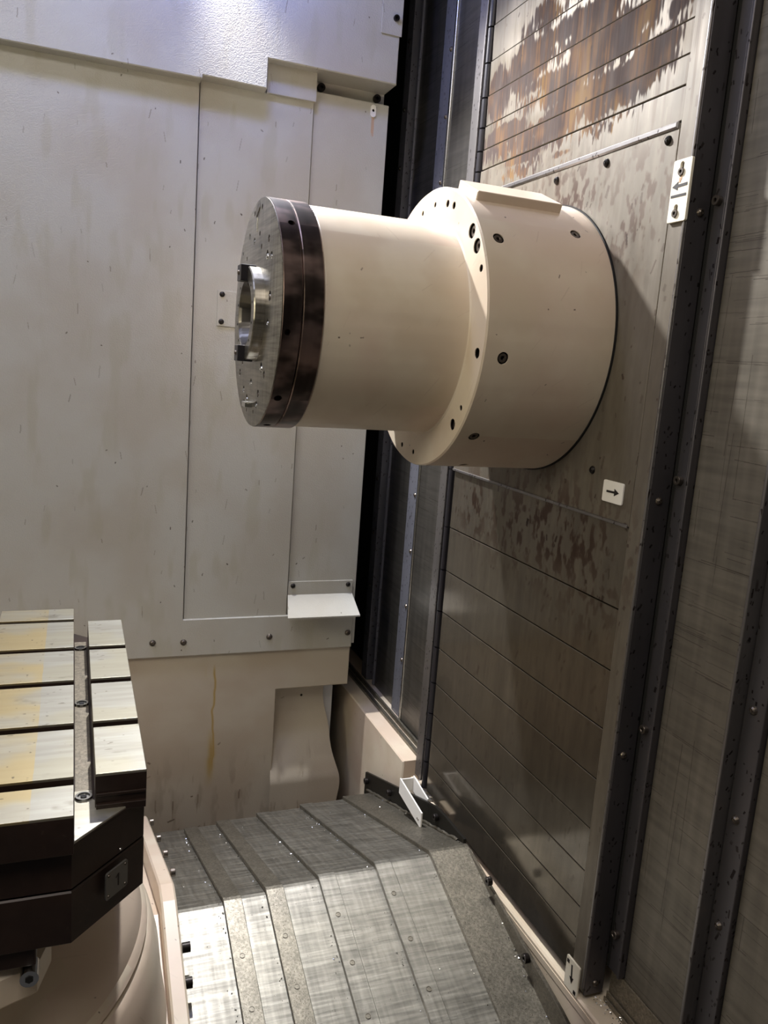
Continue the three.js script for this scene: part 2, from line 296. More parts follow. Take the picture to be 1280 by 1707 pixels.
/* ---------- back wall of cream sheet panels ---------- */
const WB = thing('wall_back', 'cream painted sheet-metal back wall of the machine', null, [0, 0, -1.89]);
{
  part(WB, 'backing_sheet', box(-1.6, .655, 0, 2.9, -2.0, -1.96, 0), M.room);
  part(WB, 'upper_panel', slabXY([[-1.6, 2.161], [.246, 2.161], [.248, 2.168], [.383, 2.166], [.383, 2.226], [.676, 2.226], [.676, 2.9], [-1.6, 2.9]], -1.955, -1.85, .002), M.paint);
  part(WB, 'left_panel', slabXY([[-1.6, .885], [.672, .885], [.672, .976], [.2455, .976], [.2455, 2.25], [-1.6, 2.25]], -1.95, -1.882, .0015), M.paint);
  part(WB, 'middle_panel', box(.2475, .4975, .970, 2.20, -1.95, -1.888), M.paint);
  part(WB, 'notch_plate', box(.3885, .4995, 2.1665, 2.229, -1.95, -1.878, .001), M.paint);
  part(WB, 'right_panel', box(.499, .677, .975, 2.193, -1.95, -1.893), M.paint);
  part(WB, 'bolt_rail', box(.50, .677, 2.197, 2.24, -1.95, -1.93), M.paint);
  part(WB, 'fold', box(.6735, .681, .893, .976, -1.95, -1.888, .001), M.paint);
  part(WB, 'lower_panel', slabXY([[-1.6, 0], [.482, 0], [.482, .779], [.673, .779], [.673, .884], [-1.6, .884]], -1.95, -1.893, .0015), M.lower);
  for (const [x, y] of [[.177, .922], [.248, .92], [.456, .923], [.660, .924]]) put(WB, 'bolt', G.dome, M.bolt, [x, y, -1.882], [0, 0, 1], 0, 1.25);
  put(WB, 'bolt', G.cap, M.boltDark, [.522, 2.213, -1.93], [0, 0, 1], 0, 1.5); put(WB, 'bolt', G.cap, M.boltDark, [.657, 2.213, -1.93], [0, 0, 1], 0, 1.5);
  put(WB, 'bolt', G.cap, M.boltDark, [.663, 2.36, -1.848], [0, 0, 1], 0, 1.1);
  part(WB, 'corner_plate', box(.63, .679, 2.325, 2.42, -1.849, -1.847, .0008), M.paint);
  const tab = new THREE.Shape(); tab.absarc(0, .006, .0065, 0, Math.PI); tab.absarc(0, -.008, .0065, Math.PI, Math.PI * 2); tab.closePath(); const th = new THREE.Path(); th.absarc(0, 0, .003, 0, Math.PI * 2); tab.holes.push(th);
  const g = slabXY(tab, 0, .003, .0005).translate(.639, 2.176, -1.893); part(WB, 'tab', g, M.signWhite);
  put(WB, 'bolt', G.small, M.boltDark, [.639, 2.176, -1.893]);
  const rs = []; seed = 5; for (let i = 0; i < 5; i++) rs.push(box(.6365 + i * .0014, .6372 + i * .0014, 2.13 - rnd() * .012, 2.165, -1.8931, -1.8927, 0)); part(WB, 'rust_run', rs, M.rustRun);
  // bent sheet in the pocket: flat, then leaning out, then down again; its right edge is wavy
  const prof = [[.779, -1.945], [.70, -1.945], [.69, -1.943], [.62, -1.915], [.535, -1.885], [.528, -1.883], [.2, -1.883]];
  const edge = (y) => .628 + .034 * ss(.72, .5, y) + .004 * Math.sin(y * 40);
  const pos = [], idx = [], N = 60, Q = 4, yz = [];
  for (let i = 0; i <= N; i++) { const y = .779 - (.579) * i / N; let k = 0; while (k < prof.length - 2 && y < prof[k + 1][0]) k++; const t = (prof[k][0] - y) / (prof[k][0] - prof[k + 1][0]); yz.push([y, prof[k][1] + (prof[k + 1][1] - prof[k][1]) * t]); }
  for (const back of [0, .004]) for (const [y, z] of yz) for (let j = 0; j <= Q; j++) pos.push(.478 + (edge(y) - .478) * j / Q, y, z - back);
  const S = (N + 1) * (Q + 1);
  for (let i = 0; i < N; i++) for (let j = 0; j < Q; j++) { const a = i * (Q + 1) + j, b = a + 1, c = a + Q + 1, d = c + 1; idx.push(a, c, b, b, c, d, S + a, S + b, S + c, S + b, S + d, S + c); if (j === Q - 1) idx.push(b, d, S + b, d, S + d, S + b); }
  const sg = new THREE.BufferGeometry(); sg.setAttribute('position', new THREE.Float32BufferAttribute(pos, 3)); sg.setIndex(idx); sg.computeVertexNormals();
  part(WB, 'pocket_sheet', sg, M.lower);
  put(WB, 'bolt', G.small, M.boltDark, [.565, .735, -1.945]);
}
{ // folded deflector screwed to the wall
  const t = thing('deflector', 'bent cream sheet deflector with two screws low on the right of the back wall', 'bracket', [.58, .99, -1.87]);
  part(t, 'mounting_flange', box(.499, .667, 1.026, 1.061, -1.893, -1.8895, .0008), M.paint);
  const g = new THREE.BufferGeometry(), A = [[.499, 1.027, -1.8895], [.667, 1.027, -1.8895], [.668, .990, -1.82], [.484, .990, -1.82]], pv = [];
  for (const d of [0, -.0035]) for (const p of A) pv.push(p[0], p[1] + d, p[2]);
  g.setAttribute('position', new THREE.Float32BufferAttribute(pv, 3)); g.setIndex([0, 2, 1, 0, 3, 2, 4, 5, 6, 4, 6, 7, 3, 7, 6, 3, 6, 2, 2, 6, 5, 2, 5, 1, 1, 5, 4, 1, 4, 0, 0, 4, 7, 0, 7, 3]);
  const q = g.toNonIndexed(); q.computeVertexNormals(); part(t, 'sloping_lip', q, M.paint);
  for (const x of [.511, .655]) put(t, 'screw', G.dome, M.boltDark, [x, 1.050, -1.8895]);
}
{
  const t = thing('cover_plate', 'small rectangular cream plate with two screws on the wall behind the spindle nose', 'plate', [.345, 1.70, -1.888]);
  part(t, 'plate_body', box(.2995, .40, 1.663, 1.7415, -1.888, -1.8845, .001), M.paint);
  for (const y of [1.733, 1.673]) { put(t, 'screw', G.dome, M.boltDark, [.3095, y, -1.8845]); }
}

/* ---------- right wall: fixed telescopic panels either side of the slatted cover ---------- */
const WR = thing('wall_right', 'steel telescopic panels of the right wall beside the slatted cover', null, [.78, 0, -1.2]);
{
  part(WR, 'backing_sheet', box(.83, .9, 0, 2.9, -2.5, 1.5, 0), M.dim);
  part(WR, 'end_sheet', box(.60, .9, 0, 2.9, -2.5, -2.44, 0), M.black);
  part(WR, 'gap_liner', box(.815, .83, .70, 2.9, -2.44, -2.09, 0), M.black);
  // right of the cover
  part(WR, 'clamp_strip', box(.757, .772, .737, 2.9, -.8712, -.8512), M.strip);
  part(WR, 'clamp_strip', box(.754, .772, .737, 2.9, -.8495, -.8445, .002), M.strip);
  part(WR, 'panel', box(.765, .786, .737, 2.9, -.8435, -.728, .001), M.scored);
  part(WR, 'panel_edge', box(.7615, .79, .737, 2.9, -.728, -.723, .0015), M.spotted);
  part(WR, 'clamp_strip', box(.782, .797, .737, 2.9, -.722, -.69), M.strip);
  part(WR, 'panel', box(.79, .81, .737, 2.9, -.689, .6, .001), M.scored);
  for (const y of [2.2, 1.836, 1.48, 1.125, .80]) put(WR, 'bolt', G.cap, M.bolt, [.757, y, -.862], [-1, 0, 0], .3, 1.05);
  for (const y of [1.57, 1.395, 1.219, 1.072, .923]) put(WR, 'bolt', G.dome, M.bolt, [.782, y, -.708], [-1, 0, 0], 0, 1);
  part(WR, 'gap_filler', box(.758, .765, .737, 2.9, -.8774, -.8715, 0), M.black); part(WR, 'gap_filler', box(.760, .765, .737, 2.9, -.8512, -.849, 0), M.black);
  // left of the cover
  part(WR, 'panel', box(.765, .786, .729, 2.9, -1.738, -1.543, .001), M.panel);
  part(WR, 'panel_edge', box(.7615, .79, .729, 2.9, -1.748, -1.7385, .002), M.chrome);
  part(WR, 'clamp_strip', box(.775, .79, .729, 2.9, -1.83, -1.757), M.blueLitSteel);
  part(WR, 'panel', box(.785, .805, .729, 2.9, -1.985, -1.832, .001), M.panel);
  part(WR, 'panel_edge', box(.780, .805, .729, 2.9, -1.993, -1.986, .0015), M.blueLitSteel);
  part(WR, 'clamp_strip', box(.775, .80, .729, 2.9, -2.068, -2.028), M.blueLitSteel);
  for (const y of [2.42, 2.3, 2.16, 2.02, 1.72, 1.44, 1.30, 1.16, 1.02, .88]) put(WR, 'bolt', G.dome, M.bolt, [.775, y, -1.785], [-1, 0, 0], 0, .9);
  for (const y of [2.40, 2.24, 2.1, 1.96, 1.80, 1.62, 1.45, 1.30, 1.15, 1.0, .86]) put(WR, 'bolt', G.dome, M.boltDark, [.775, y, -2.05], [-1, 0, 0], 0, .95);
}

/* ---------- the slatted sliding cover that carries the spindle ---------- */
{
  const t = thing('slatted_cover', 'tall worn steel cover of horizontal slats, rust-stained at the top, around the spindle', 'machine cover', [.74, .69, -1.2056]);
  part(t, 'backing', box(.742, .752, .70, 2.9, -1.535, -.885, 0), M.dark);
  const low = [[.695, .759], [.759, .811], [.811, .872], [.872, .942], [.942, 1.022], [1.022, 1.102], [1.102, 1.192], [1.192, 1.284], [1.284, 1.404]];
  const up = [[1.981, 2.018], [2.018, 2.06], [2.06, 2.114], [2.114, 2.175], [2.175, 2.238], [2.238, 2.303], [2.303, 2.37], [2.37, 2.437], [2.437, 2.503], [2.503, 2.57], [2.57, 2.635], [2.635, 2.70], [2.70, 2.765], [2.765, 2.83], [2.83, 2.898]];
  const slat = (y0, y1, lean, mat = M.cover) => part(t, 'slat', slabZY([[-1.481, y0 + .0016], [-.913, y0 + .0016], [-.913, y1 - .0003], [-1.481, y1 - .0003]], .7265, .734, .0008).applyMatrix4(new THREE.Matrix4().set(1, lean, 0, -lean * (y0 + y1) / 2, 0, 1, 0, 0, 0, 0, 1, 0, 0, 0, 0, 1)), mat);
  for (const [a, b] of low) slat(a, b, .004, M.coverLow); for (const [a, b] of up) slat(a, b, -.03);
  part(t, 'upper_strip', box(.725, .735, 1.938, 1.9795, -1.481, -.913, .0008), M.cover);
  part(t, 'centre_plate', box(.7225, .735, 1.4055, 1.9345, -1.481, -.9125, .0012), M.cover);
  part(t, 'ridge_bar', slabZY([[-1.478, 1.928], [-.915, 1.928], [-.915, 1.937], [-1.478, 1.937]], .7195, .726, .0022), M.spotted);
  part(t, 'lower_lip', box(.7205, .727, 1.4035, 1.4085, -1.481, -.914, .0012), M.spotted);
  part(t, 'side_frame', [box(.7225, .760, .693, 2.898, -.9125, -.8795, .0022)], M.cover);
  part(t, 'corner_bead', box(.7205, .7265, .70, 2.898, -.8835, -.8785, .0024), M.spotted);
  part(t, 'side_cap', box(.7235, .757, .69, 2.898, -.8795, -.8775, .0006), M.strip);
  part(t, 'side_frame', box(.7225, .7535, .7045, 2.898, -1.541, -1.509, .002), M.spotted);
  const ends = [...low, [1.404, 1.49], [1.49, 1.58], [1.58, 1.67], [1.67, 1.76], [1.76, 1.85], [1.85, 1.936], [1.936, 1.981], ...up];
  for (const [a, b] of ends) { const g = new THREE.CylinderGeometry(.0085, .0085, b - a - .003, 14).translate(.7295, (a + b) / 2, -1.495); part(t, 'guide_segment', [g, box(.735, .742, a, b, -1.507, -1.483, 0)], M.rubber); }
  part(t, 'seal_ring', onAxis([[.2125, .7195], [.2145, .7195], [.2145, .7235], [.2125, .7235]], 128), M.black);
  for (const [y, z] of [[1.917, -.932], [1.915, -1.065], [1.914, -1.198], [1.893, -1.255], [1.472, -1.011], [1.915, -1.33], [1.90, -1.452]]) put(t, 'screw', G.dome, M.boltDark, [.7225, y, z], [-1, 0, 0]);
  for (const [x, y] of [[.743, 1.822], [.739, 1.449], [.737, 1.08], [.742, .708], [.742, 2.2]]) put(t, 'screw', G.dome, M.bolt, [x, y, -.8777], [0, 0, 1], 0, .9);
}
/* arrow plates: flat signs with printed arrows */
function arrowShape(L, w, head) { return poly([[0, 0], [head, head * .5], [head, w], [L, w], [L, -w], [head, -w], [head, -head * .5]]); }
function arrowOn(parent, tip, dir, L, w, head, mat) {        // printed on a plate facing -x; dir in (z, y)
  const g = new THREE.ExtrudeGeometry(arrowShape(L, w, head), { depth: .0005, bevelEnabled: false });
  const a = Math.atan2(-dir[1], -dir[0]), [x, y, z] = tip;
  g.rotateZ(a); g.applyMatrix4(new THREE.Matrix4().set(0, 0, -1, x, 0, 1, 0, y, 1, 0, 0, z, 0, 0, 0, 1));
  part(parent, 'arrow', flip(g), mat);
}
function flip(g) { g = g.index ? g.toNonIndexed() : g; const p = g.attributes.position, a = V(), n = p.clone(); const m = new THREE.Matrix3(); for (let i = 0; i < p.count; i += 3) { /* keep winding outward */ } g.computeVertexNormals(); return g; }
{
  const t = thing('arrow_plate', 'cream plate with two slotted bolts and an arrow pointing left, high on the cover frame', 'sign', [.7225, 1.848, -.8925]);
  const rr = (z0, z1, y0, y1, r) => { const s = new THREE.Shape(); s.moveTo(-z0 - r, y0); s.lineTo(-z1 + r, y0); s.quadraticCurveTo(-z1, y0, -z1, y0 + r); s.lineTo(-z1, y1 - r); s.quadraticCurveTo(-z1, y1, -z1 + r, y1); s.lineTo(-z0 - r, y1); s.quadraticCurveTo(-z0, y1, -z0, y1 - r); s.lineTo(-z0, y0 + r); s.quadraticCurveTo(-z0, y0, -z0 - r, y0); return s; };
  const plate = (z0, z1, y0, y1, x0, th, slots, r = .003) => {
    const s = rr(z0, z1, y0, y1, r); for (const [z, ya, yb, q] of slots) { const h = new THREE.Path(); h.absarc(-z, yb, q, 0, Math.PI); h.absarc(-z, ya, q, Math.PI, Math.PI * 2); h.closePath(); s.holes.push(h); }
    return new THREE.ExtrudeGeometry(s, { depth: th - .001, bevelEnabled: true, bevelThickness: .0005, bevelSize: .0005, bevelOffset: -.0005, bevelSegments: 1 }).rotateY(Math.PI / 2).translate(x0 - th + .0005, 0, 0);
  };
  part(t, 'plate_body', plate(-.910, -.8755, 1.8095, 1.8865, .7225, .004, [[-.8935, 1.868, 1.880, .0032], [-.8955, 1.818, 1.828, .0032]]), M.sign);
  arrowOn(t, [.7185, 1.8535, -.907], [-1, -.04], .0275, .0017, .0105, M.ink);
  part(t, 'bar', box(.718, .7186, 1.8405, 1.8435, -.9075, -.8795, 0), M.ink);
  for (const [y, z] of [[1.871, -.8935], [1.8205, -.8955]]) put(t, 'screw', G.cap, M.bolt, [.7225, y, z], [-1, 0, 0], 0, .85);
  part(t, 'rust_run', [box(.7181, .7186, 1.858, 1.864, -.8955, -.8925, 0), box(.7181, .7186, 1.861, 1.866, -.8925, -.891, 0)], M.rustRun);
  const u = thing('arrow_plate', 'small white square plate with an arrow pointing right, low on the centre plate', 'sign', [.7225, 1.448, -.954]);
  part(u, 'plate_body', plate(-.977, -.9305, 1.4325, 1.4635, .7225, .003, []), M.signWhite);
  arrowOn(u, [.7195, 1.4485, -.9385], [1, .02], .0285, .0015, .0105, M.ink);
  const w = thing('arrow_plate', 'small bolted metal plate with an arrow pointing down, at the foot of the cover frame', 'sign', [.7225, .70, -.907]);
  part(w, 'plate_body', plate(-.9235, -.889, .676, .728, .7225, .003, []), M.sign);
  arrowOn(w, [.7195, .690, -.905], [.1, -1], .030, .0015, .010, M.ink);
  for (const [y, z] of [[.720, -.918], [.682, -.895]]) part(w, 'hole', box(.7188, .7196, y - .003, y + .003, z - .003, z + .003, .0008), M.ink);
}

/* ---------- spindle head ---------- */
{
  const t = thing('spindle_head', 'cream cylindrical spindle head with dark steel rings and a machined nose', 'machine spindle', [.725, AX.y, AX.z]);
  const hole = (y, z, r, d, x) => new THREE.CylinderGeometry(r, r, d * 2, 18).rotateZ(Math.PI / 2).translate(x, y, z);
  // flange with its bored holes
  const fh = [[.1868, 102.7, .0042], [.1884, 88.3, .0042], [.1903, 74.1, .0055], [.1921, 67, .0055], [.1949, 43.1, .0105], [.1962, 34.5, .0105], [.1973, 23.9, .0052], [.1943, -9.9, .0075], [.1916, -35.2, .0042], [.1908, -45.5, .0085], [.1942, -105.9, .0042], [.1928, -91, .0042], [.192, 128, .0042], [.192, 150, .0085], [.192, 182, .0075], [.192, 212, .0085]];
  const side = [[.541, 35.4, .0085], [.675, 43.9, .0085], [.546, -10.2, .0085], [.544, -45.4, .0085], [.577, -73.8, .0075]];
  const fl = onAxis([[0, .7224], [.2125, .7224], [.2125, .5175], [.2105, .515], [.150, .515], [0, .515]].reverse(), 144);
  const cut = fh.map(([r, a, q]) => { const [y, z] = polar(r, a); return hole(y, z, q, .022, .515); });
  for (const [x, a, q] of side) { const n = V(0, Math.sin(a * Math.PI / 180), Math.cos(a * Math.PI / 180)); const c = new THREE.CylinderGeometry(q, q, .04, 20).applyQuaternion(new THREE.Quaternion().setFromUnitVectors(V(0, 1, 0), n)); c.translate(x, AX.y + .2125 * n.y, AX.z + .2125 * n.z); cut.push(c); }
  part(t, 'flange', csg(fl, cut), M.cast);
  const gh = {}; const liner = (q, d) => gh[q + '_' + d] ??= boxUV(turned([[0, -d + .001], [q * .98, -d + .001], [q * .98, -.0012]], 18).rotateX(Math.PI / 2));
  for (const [r, a, q] of fh) { const [y, z] = polar(r, a); put(t, 'bolt_hole', liner(q, .02), M.boltDark, [.515, y, z], [-1, 0, 0]); if (q > .006) put(t, 'bolt', G.cap, M.bolt, [.527, y, z], [-1, 0, 0], a, q / .0078); }
  for (const [x, a, q] of side) { const n = [0, Math.sin(a * Math.PI / 180), Math.cos(a * Math.PI / 180)], at = (r) => [x, AX.y + r * n[1], AX.z + r * n[2]]; put(t, 'bolt_hole', liner(q, .02), M.boltDark, at(.2122), n); put(t, 'bolt', G.cap, M.bolt, at(.2035), n, a, q / .0075); }
  part(t, 'sleeve', onAxis([[.150, .304], [.158, .304], [.1595, .3065], [.1595, .49], [.1598, .508], [.1615, .5135], [.1645, .5152], [.150, .5152]], 144), M.cast);
  // flat key plate let in on top of the flange
  const kp = box(.532, .672, AX.y + .204, AX.y + .2225, AX.z - .035, AX.z + .035, .002);
  kp.translate(0, -AX.y, -AX.z).rotateX(22 * Math.PI / 180).translate(0, AX.y, AX.z); part(t, 'key_plate', kp, M.cast);
  part(t, 'rear_ring', onAxis([[.12, .2755], [.1612, .2755], [.1625, .277], [.1625, .3025], [.1612, .304], [.12, .304]], 144), M.blotched);
  const fr = onAxis([[.048, .2485], [.1612, .2485], [.1625, .2495], [.1625, .2735], [.1612, .2748], [.048, .2748], [.048, .2485]], 144);
  const rh = [[.259, -44.3, .0055], [.257, -9.4, .0042], [.266, 45.6, .0048], [.262, -74, .0055]].map(([x, a, q]) => { const n = V(0, Math.sin(a * Math.PI / 180), Math.cos(a * Math.PI / 180)); const c = new THREE.CylinderGeometry(q, q, .03, 16).applyQuaternion(new THREE.Quaternion().setFromUnitVectors(V(0, 1, 0), n)); return c.translate(x, AX.y + .1625 * n.y, AX.z + .1625 * n.z); });
  part(t, 'front_ring', csg(fr, rh), M.blotched);
  // bright face plate with its pattern of holes
  const ph = [[.1331, 119, .0036], [.1098, 105, .0042], [.1131, 86, .0026], [.0961, 76, .003], [.1212, 54.7, .004], [.1004, 50.5, .0055], [.1173, 39.7, .0042], [.1465, 139, .0022], [.1171, 133, .0026], [.0938, 13.4, .0055], [.085, -9, .004], [.0935, -53, .0055], [.1137, -47.4, .0042], [.0996, -95.7, .005], [.1198, -68.8, .0042], [.128, -119.7, .0042], [.1289, -106.5, .005], [.1424, -113.8, .003], [.133, -74.9, .004], [.1451, -104, .0024], [.1408, -84, .0024], [.1074, -140, .0042], [.1316, -139, .0045], [.1, 160, .0055], [.1, 190, .0042], [.12, 205, .004], [.1487, 83.5, .003], [.149, 103, .003]];
  for (const h of ph) h[2] *= 1.3;
  const fp = onAxis([[.048, .2468], [.1600, .2468], [.1618, .2476], [.1618, .2490], [.048, .2490], [.048, .2468]], 144);
  part(t, 'face_plate', csg(fp, ph.map(([r, a, q]) => { const [y, z] = polar(r, a); return hole(y, z, q, .0015, .2468); })), M.machined);
  seed = 99;
  for (const [r, a, q] of ph) { const [y, z] = polar(r, a); put(t, 'bolt_hole', liner(q, .0022), M.black, [.2468, y, z], [-1, 0, 0]); if (q > .0046) put(t, 'screw', G.small, rnd() < .6 ? M.chrome : M.bolt, [.2484, y - q * .25, z], [-1, 0, 0], a, q / .0052); }
  const tag = box(.2455, .2469, -.006, .006, -.012, .012, .0005).rotateX(-.5).translate(0, ...polar(.149, 94)); part(t, 'name_tag', tag, M.machined);
  const slot = box(.2460, .2470, -.010, .010, -.0022, .0022, .0006).rotateX(.1).translate(0, ...polar(.128, 96)); part(t, 'locating_slot', slot, M.chrome);
  const dr = box(.236, .2478, -.004, .004, -.013, .013, .001).translate(0, ...polar(.131, -93)); part(t, 'coolant_nozzle', dr, M.chrome);
  // nose ring with tapered bore and two driving keys
  const NZ = .2312;
  part(t, 'nose', onAxis([[.0472, .2475], [.0472, NZ], [.0655, NZ], [.067, NZ + .0015], [.067, .2475], [.0472, .2475]], 96), M.machined);
  part(t, 'bore', onAxis([[.0470, NZ + .0002], [.0435, NZ + .004], [.0225, NZ + .085], [.0225, NZ + .12], [0, NZ + .12]].reverse(), 64), M.bore);
  for (const s of [1, -1]) {
    const k = part(t, 'drive_key', box(NZ - .0105, NZ + .012, AX.y + s * .0565 - .0115, AX.y + s * .0565 + .0115, AX.z - .0127, AX.z + .0127, .0012), M.rubber);
    put(k, 'key_screw', G.small, M.bolt, [NZ - .0105, AX.y + s * .0565, AX.z], [-1, 0, 0], 0, 1.1);
  }
  for (let i = 0; i < 12; i++) { const a = 15 + i * 30; if (Math.abs(Math.sin(a * Math.PI / 180)) > .94) continue; const [y, z] = polar(.0535, a); put(t, 'nose_hole', boxUV(turned([[0, .0003], [.0019, .0003], [.0019, 0]], 10).rotateX(Math.PI / 2)), M.black, [NZ, y, z], [-1, 0, 0]); }
}

/* ---------- cream machine bed under the cover ---------- */
{
  const t = thing('machine_bed', 'cream painted machine bed ledge running under the slatted cover', 'machine base', [.9, 0, -1.0]);
  part(t, 'bed_body', slabZY([[-1.56, 0], [.5, 0], [.5, .68], [-1.56, .68]], .7205, .828, .003), M.cast);
  part(t, 'bed_step', slabZY([[-2.44, 0], [-1.558, 0], [-1.558, .728], [-2.44, .728]], .70, .828, .003), M.cast);
  part(t, 'boss', [box(.706, .7205, .66, .707, -1.53, -1.492, .005), box(.704, .7205, .655, .700, -1.43, -1.375, .004)], M.cast);
  part(t, 'hose_stub', new THREE.CylinderGeometry(.011, .011, .062, 18).rotateX(Math.PI / 2).translate(.711, .692, -1.461), M.plate);
  for (const [x0, x1, y] of [[.739, .743, .008], [.748, .753, .004], [.7572, .7628, .013]]) part(t, 'guide_rail', box(x0, x1, .725, .728 + y, -2.40, -1.545, .0008), M.pitted);
  for (const [x0, x1, y] of [[.756, .758, .008], [.760, .7625, .016], [.764, .825, .055]]) part(t, 'guide_rail', box(x0, x1, .678, .68 + y, -.872, .45, .0008), M.groove);
  part(t, 'sealing_strip', box(.7195, .7205, .660, .672, -1.34, .4, .0004), M.cast);
}

/* ---------- telescopic way cover: overlapping folded steel plates ---------- */
const RZ = -1.2056, SL = .335;
const roof = (x0, x1, yr, f, b, th, dz = 0) => slabZY([[RZ + f, yr - SL * f], [RZ + .004, yr - .0012], [RZ - .004, yr - .0012], [RZ - b, yr - SL * b], [RZ - b, yr - SL * b - th], [RZ, yr - th], [RZ + f, yr - SL * f - th]], x0, x1, .0009);
{
  const t = thing('way_cover', 'telescopic way cover of six overlapping brushed steel plates folded like a roof', 'way cover', [.42, .5, RZ]);
  const xs = [[.608, .687, .743], [.503, .612, .735], [.400, .507, .727], [.308, .404, .7195], [.237, .312, .712], [.160, .241, .705]];
  const nf = V(0, 1, SL).normalize().toArray(), nb = V(0, 1, -SL).normalize().toArray();
  seed = 1234;
  xs.forEach(([x0, x1, y], i) => {
    const p = part(t, 'cover_plate', roof(x0, x1, y, .56, .484 + (i > 4 ? .02 : 0), .0085), i ? M.brushed : M.pitted);
    if (!i) return;
    // bordering strip with rivets
    if (i < 5) part(p, 'edge_strip', roof(x0 - .001, x0 + .030, y + .0018, .558, .484, .0035), i === 2 || i === 1 ? M.brushed : M.pitted);
    if (i < 5) for (const f of [.05, .13, .21, .29, .37, .45, .53]) { const d = f + .012 * i; put(p, 'rivet', G.rivet, M.pitted, [x0 + .014, y - SL * d + .0020, RZ + d], nf); }
  });
  // upright end flange bolted to the bed
  const fl = (sgn, z0, z1) => { const h = (d) => .0005 + (sgn > 0 ? .047 * Math.min(1, d / .34) : .046 * ss(-.05, .16, d)); const P = []; for (let k = 0; k <= 12; k++) { const d = z0 + (z1 - z0) * k / 12; P.push([RZ + sgn * d, .742 - SL * d + h(d)]); } for (let k = 12; k >= 0; k--) { const d = z0 + (z1 - z0) * k / 12; P.push([RZ + sgn * d, .742 - SL * d - .012]); } return slabZY(sgn > 0 ? P : P.reverse(), .6822, .6885, .0008); };
  part(t, 'end_flange', fl(1, .01, .56), M.strap); part(t, 'end_flange', fl(-1, .01, .535), M.dark);
  for (const d of [.10, .235, .40]) put(t, 'bolt', G.cap, M.boltDark, [.6822, .742 - SL * d + .028, RZ + d], [-1, 0, 0], 0, 1.25);
  for (const d of [.125, .37, .515]) put(t, 'bolt', G.cap, M.boltDark, [.6822, .742 - SL * d + .026, RZ - d], [-1, 0, 0], 0, 1.25);
}
{ // irregular weld along the rear end flange
  const t = scene.getObjectByName('way_cover'), pts = []; seed = 31; for (let k = 0; k <= 40; k++) { const d = .03 + .48 * k / 40; pts.push(V(.681 - rnd() * .002, .7435 - SL * d + rnd() * .0025, RZ - d)); }
  part(t, 'weld_bead', new THREE.TubeGeometry(new THREE.CatmullRomCurve3(pts), 160, .0032, 6), M.pitted);
}
{ // loose chips lying on the way cover and the bed: nobody could count them
  const chips = []; seed = 4321; const unit = new THREE.TetrahedronGeometry(1);
  const add = (x, y, z, s) => { const g = unit.clone().scale(s * .75 * (.5 + rnd() * 1.6), s * .4, s * .75 * (.5 + rnd())).rotateY(rnd() * 6).translate(x, y + s * .3, z); chips.push(boxUV(g)); };
  const xs = [[.608, .735], [.503, .727], [.400, .7195], [.308, .712], [.237, .705]];
  for (const [x, y] of xs) for (let k = 0; k < 60; k++) { const d = rnd() * .97 - .47; add(x - .002 - rnd() * .005 * (1 + 2 * rnd()), y - SL * Math.abs(d) + .0004, RZ + d, .0008 + rnd() * .0012); }
  for (let k = 0; k < 120; k++) { const d = rnd() * .97 - .47, x = .676 + rnd() * .006; add(x, .743 - SL * Math.abs(d) + .0004, RZ + d, .0008 + rnd() * .0016); }
  for (let k = 0; k < 160; k++) { const x = .17 + rnd() * .5, i = x > .608 ? .743 : x > .503 ? .735 : x > .4 ? .727 : x > .308 ? .7195 : x > .237 ? .712 : .705, d = rnd() * .9 - .45; add(x, i - SL * Math.abs(d) + .0004, RZ + d, .0006 + rnd() * .0007); }
  for (let k = 0; k < 40; k++) add(.735 + rnd() * .02, .684 + rnd() * .006, -.87 + rnd() * rnd() * .12, .001 + rnd() * .0018);
  const m = new THREE.Mesh(mergeGeometries(chips), M.chrome); m.name = 'metal_chips'; m.castShadow = true; m.receiveShadow = true; m.userData = { kind: 'stuff', label: 'bright metal chips scattered over the way cover and bed', category: 'metal chips' }; scene.add(m);
}
{ // white angle bracket bridging to the bed
  const t = thing('angle_bracket', 'white painted steel angle bracket standing above the far end of the way cover', 'bracket', [.675, .72, -1.41]);
  part(t, 'face_leg', slabZY([[-1.474, .703], [-1.354, .690], [-1.354, .724], [-1.474, .737]], .658, .6612, .0006), M.signWhite);
  part(t, 'back_leg', slabZY([[-1.474, .705], [-1.395, .70], [-1.395, .728], [-1.474, .739]], .6889, .692, .0006), M.signWhite);
  part(t, 'web', box(.6605, .689, .706, .735, -1.4745, -1.4715, .0006), M.signWhite);
  for (const z of [-1.366, -1.372]) put(t, 'screw', G.small, M.bolt, [.658, .703, z], [-1, 0, 0], 0, .6);
}

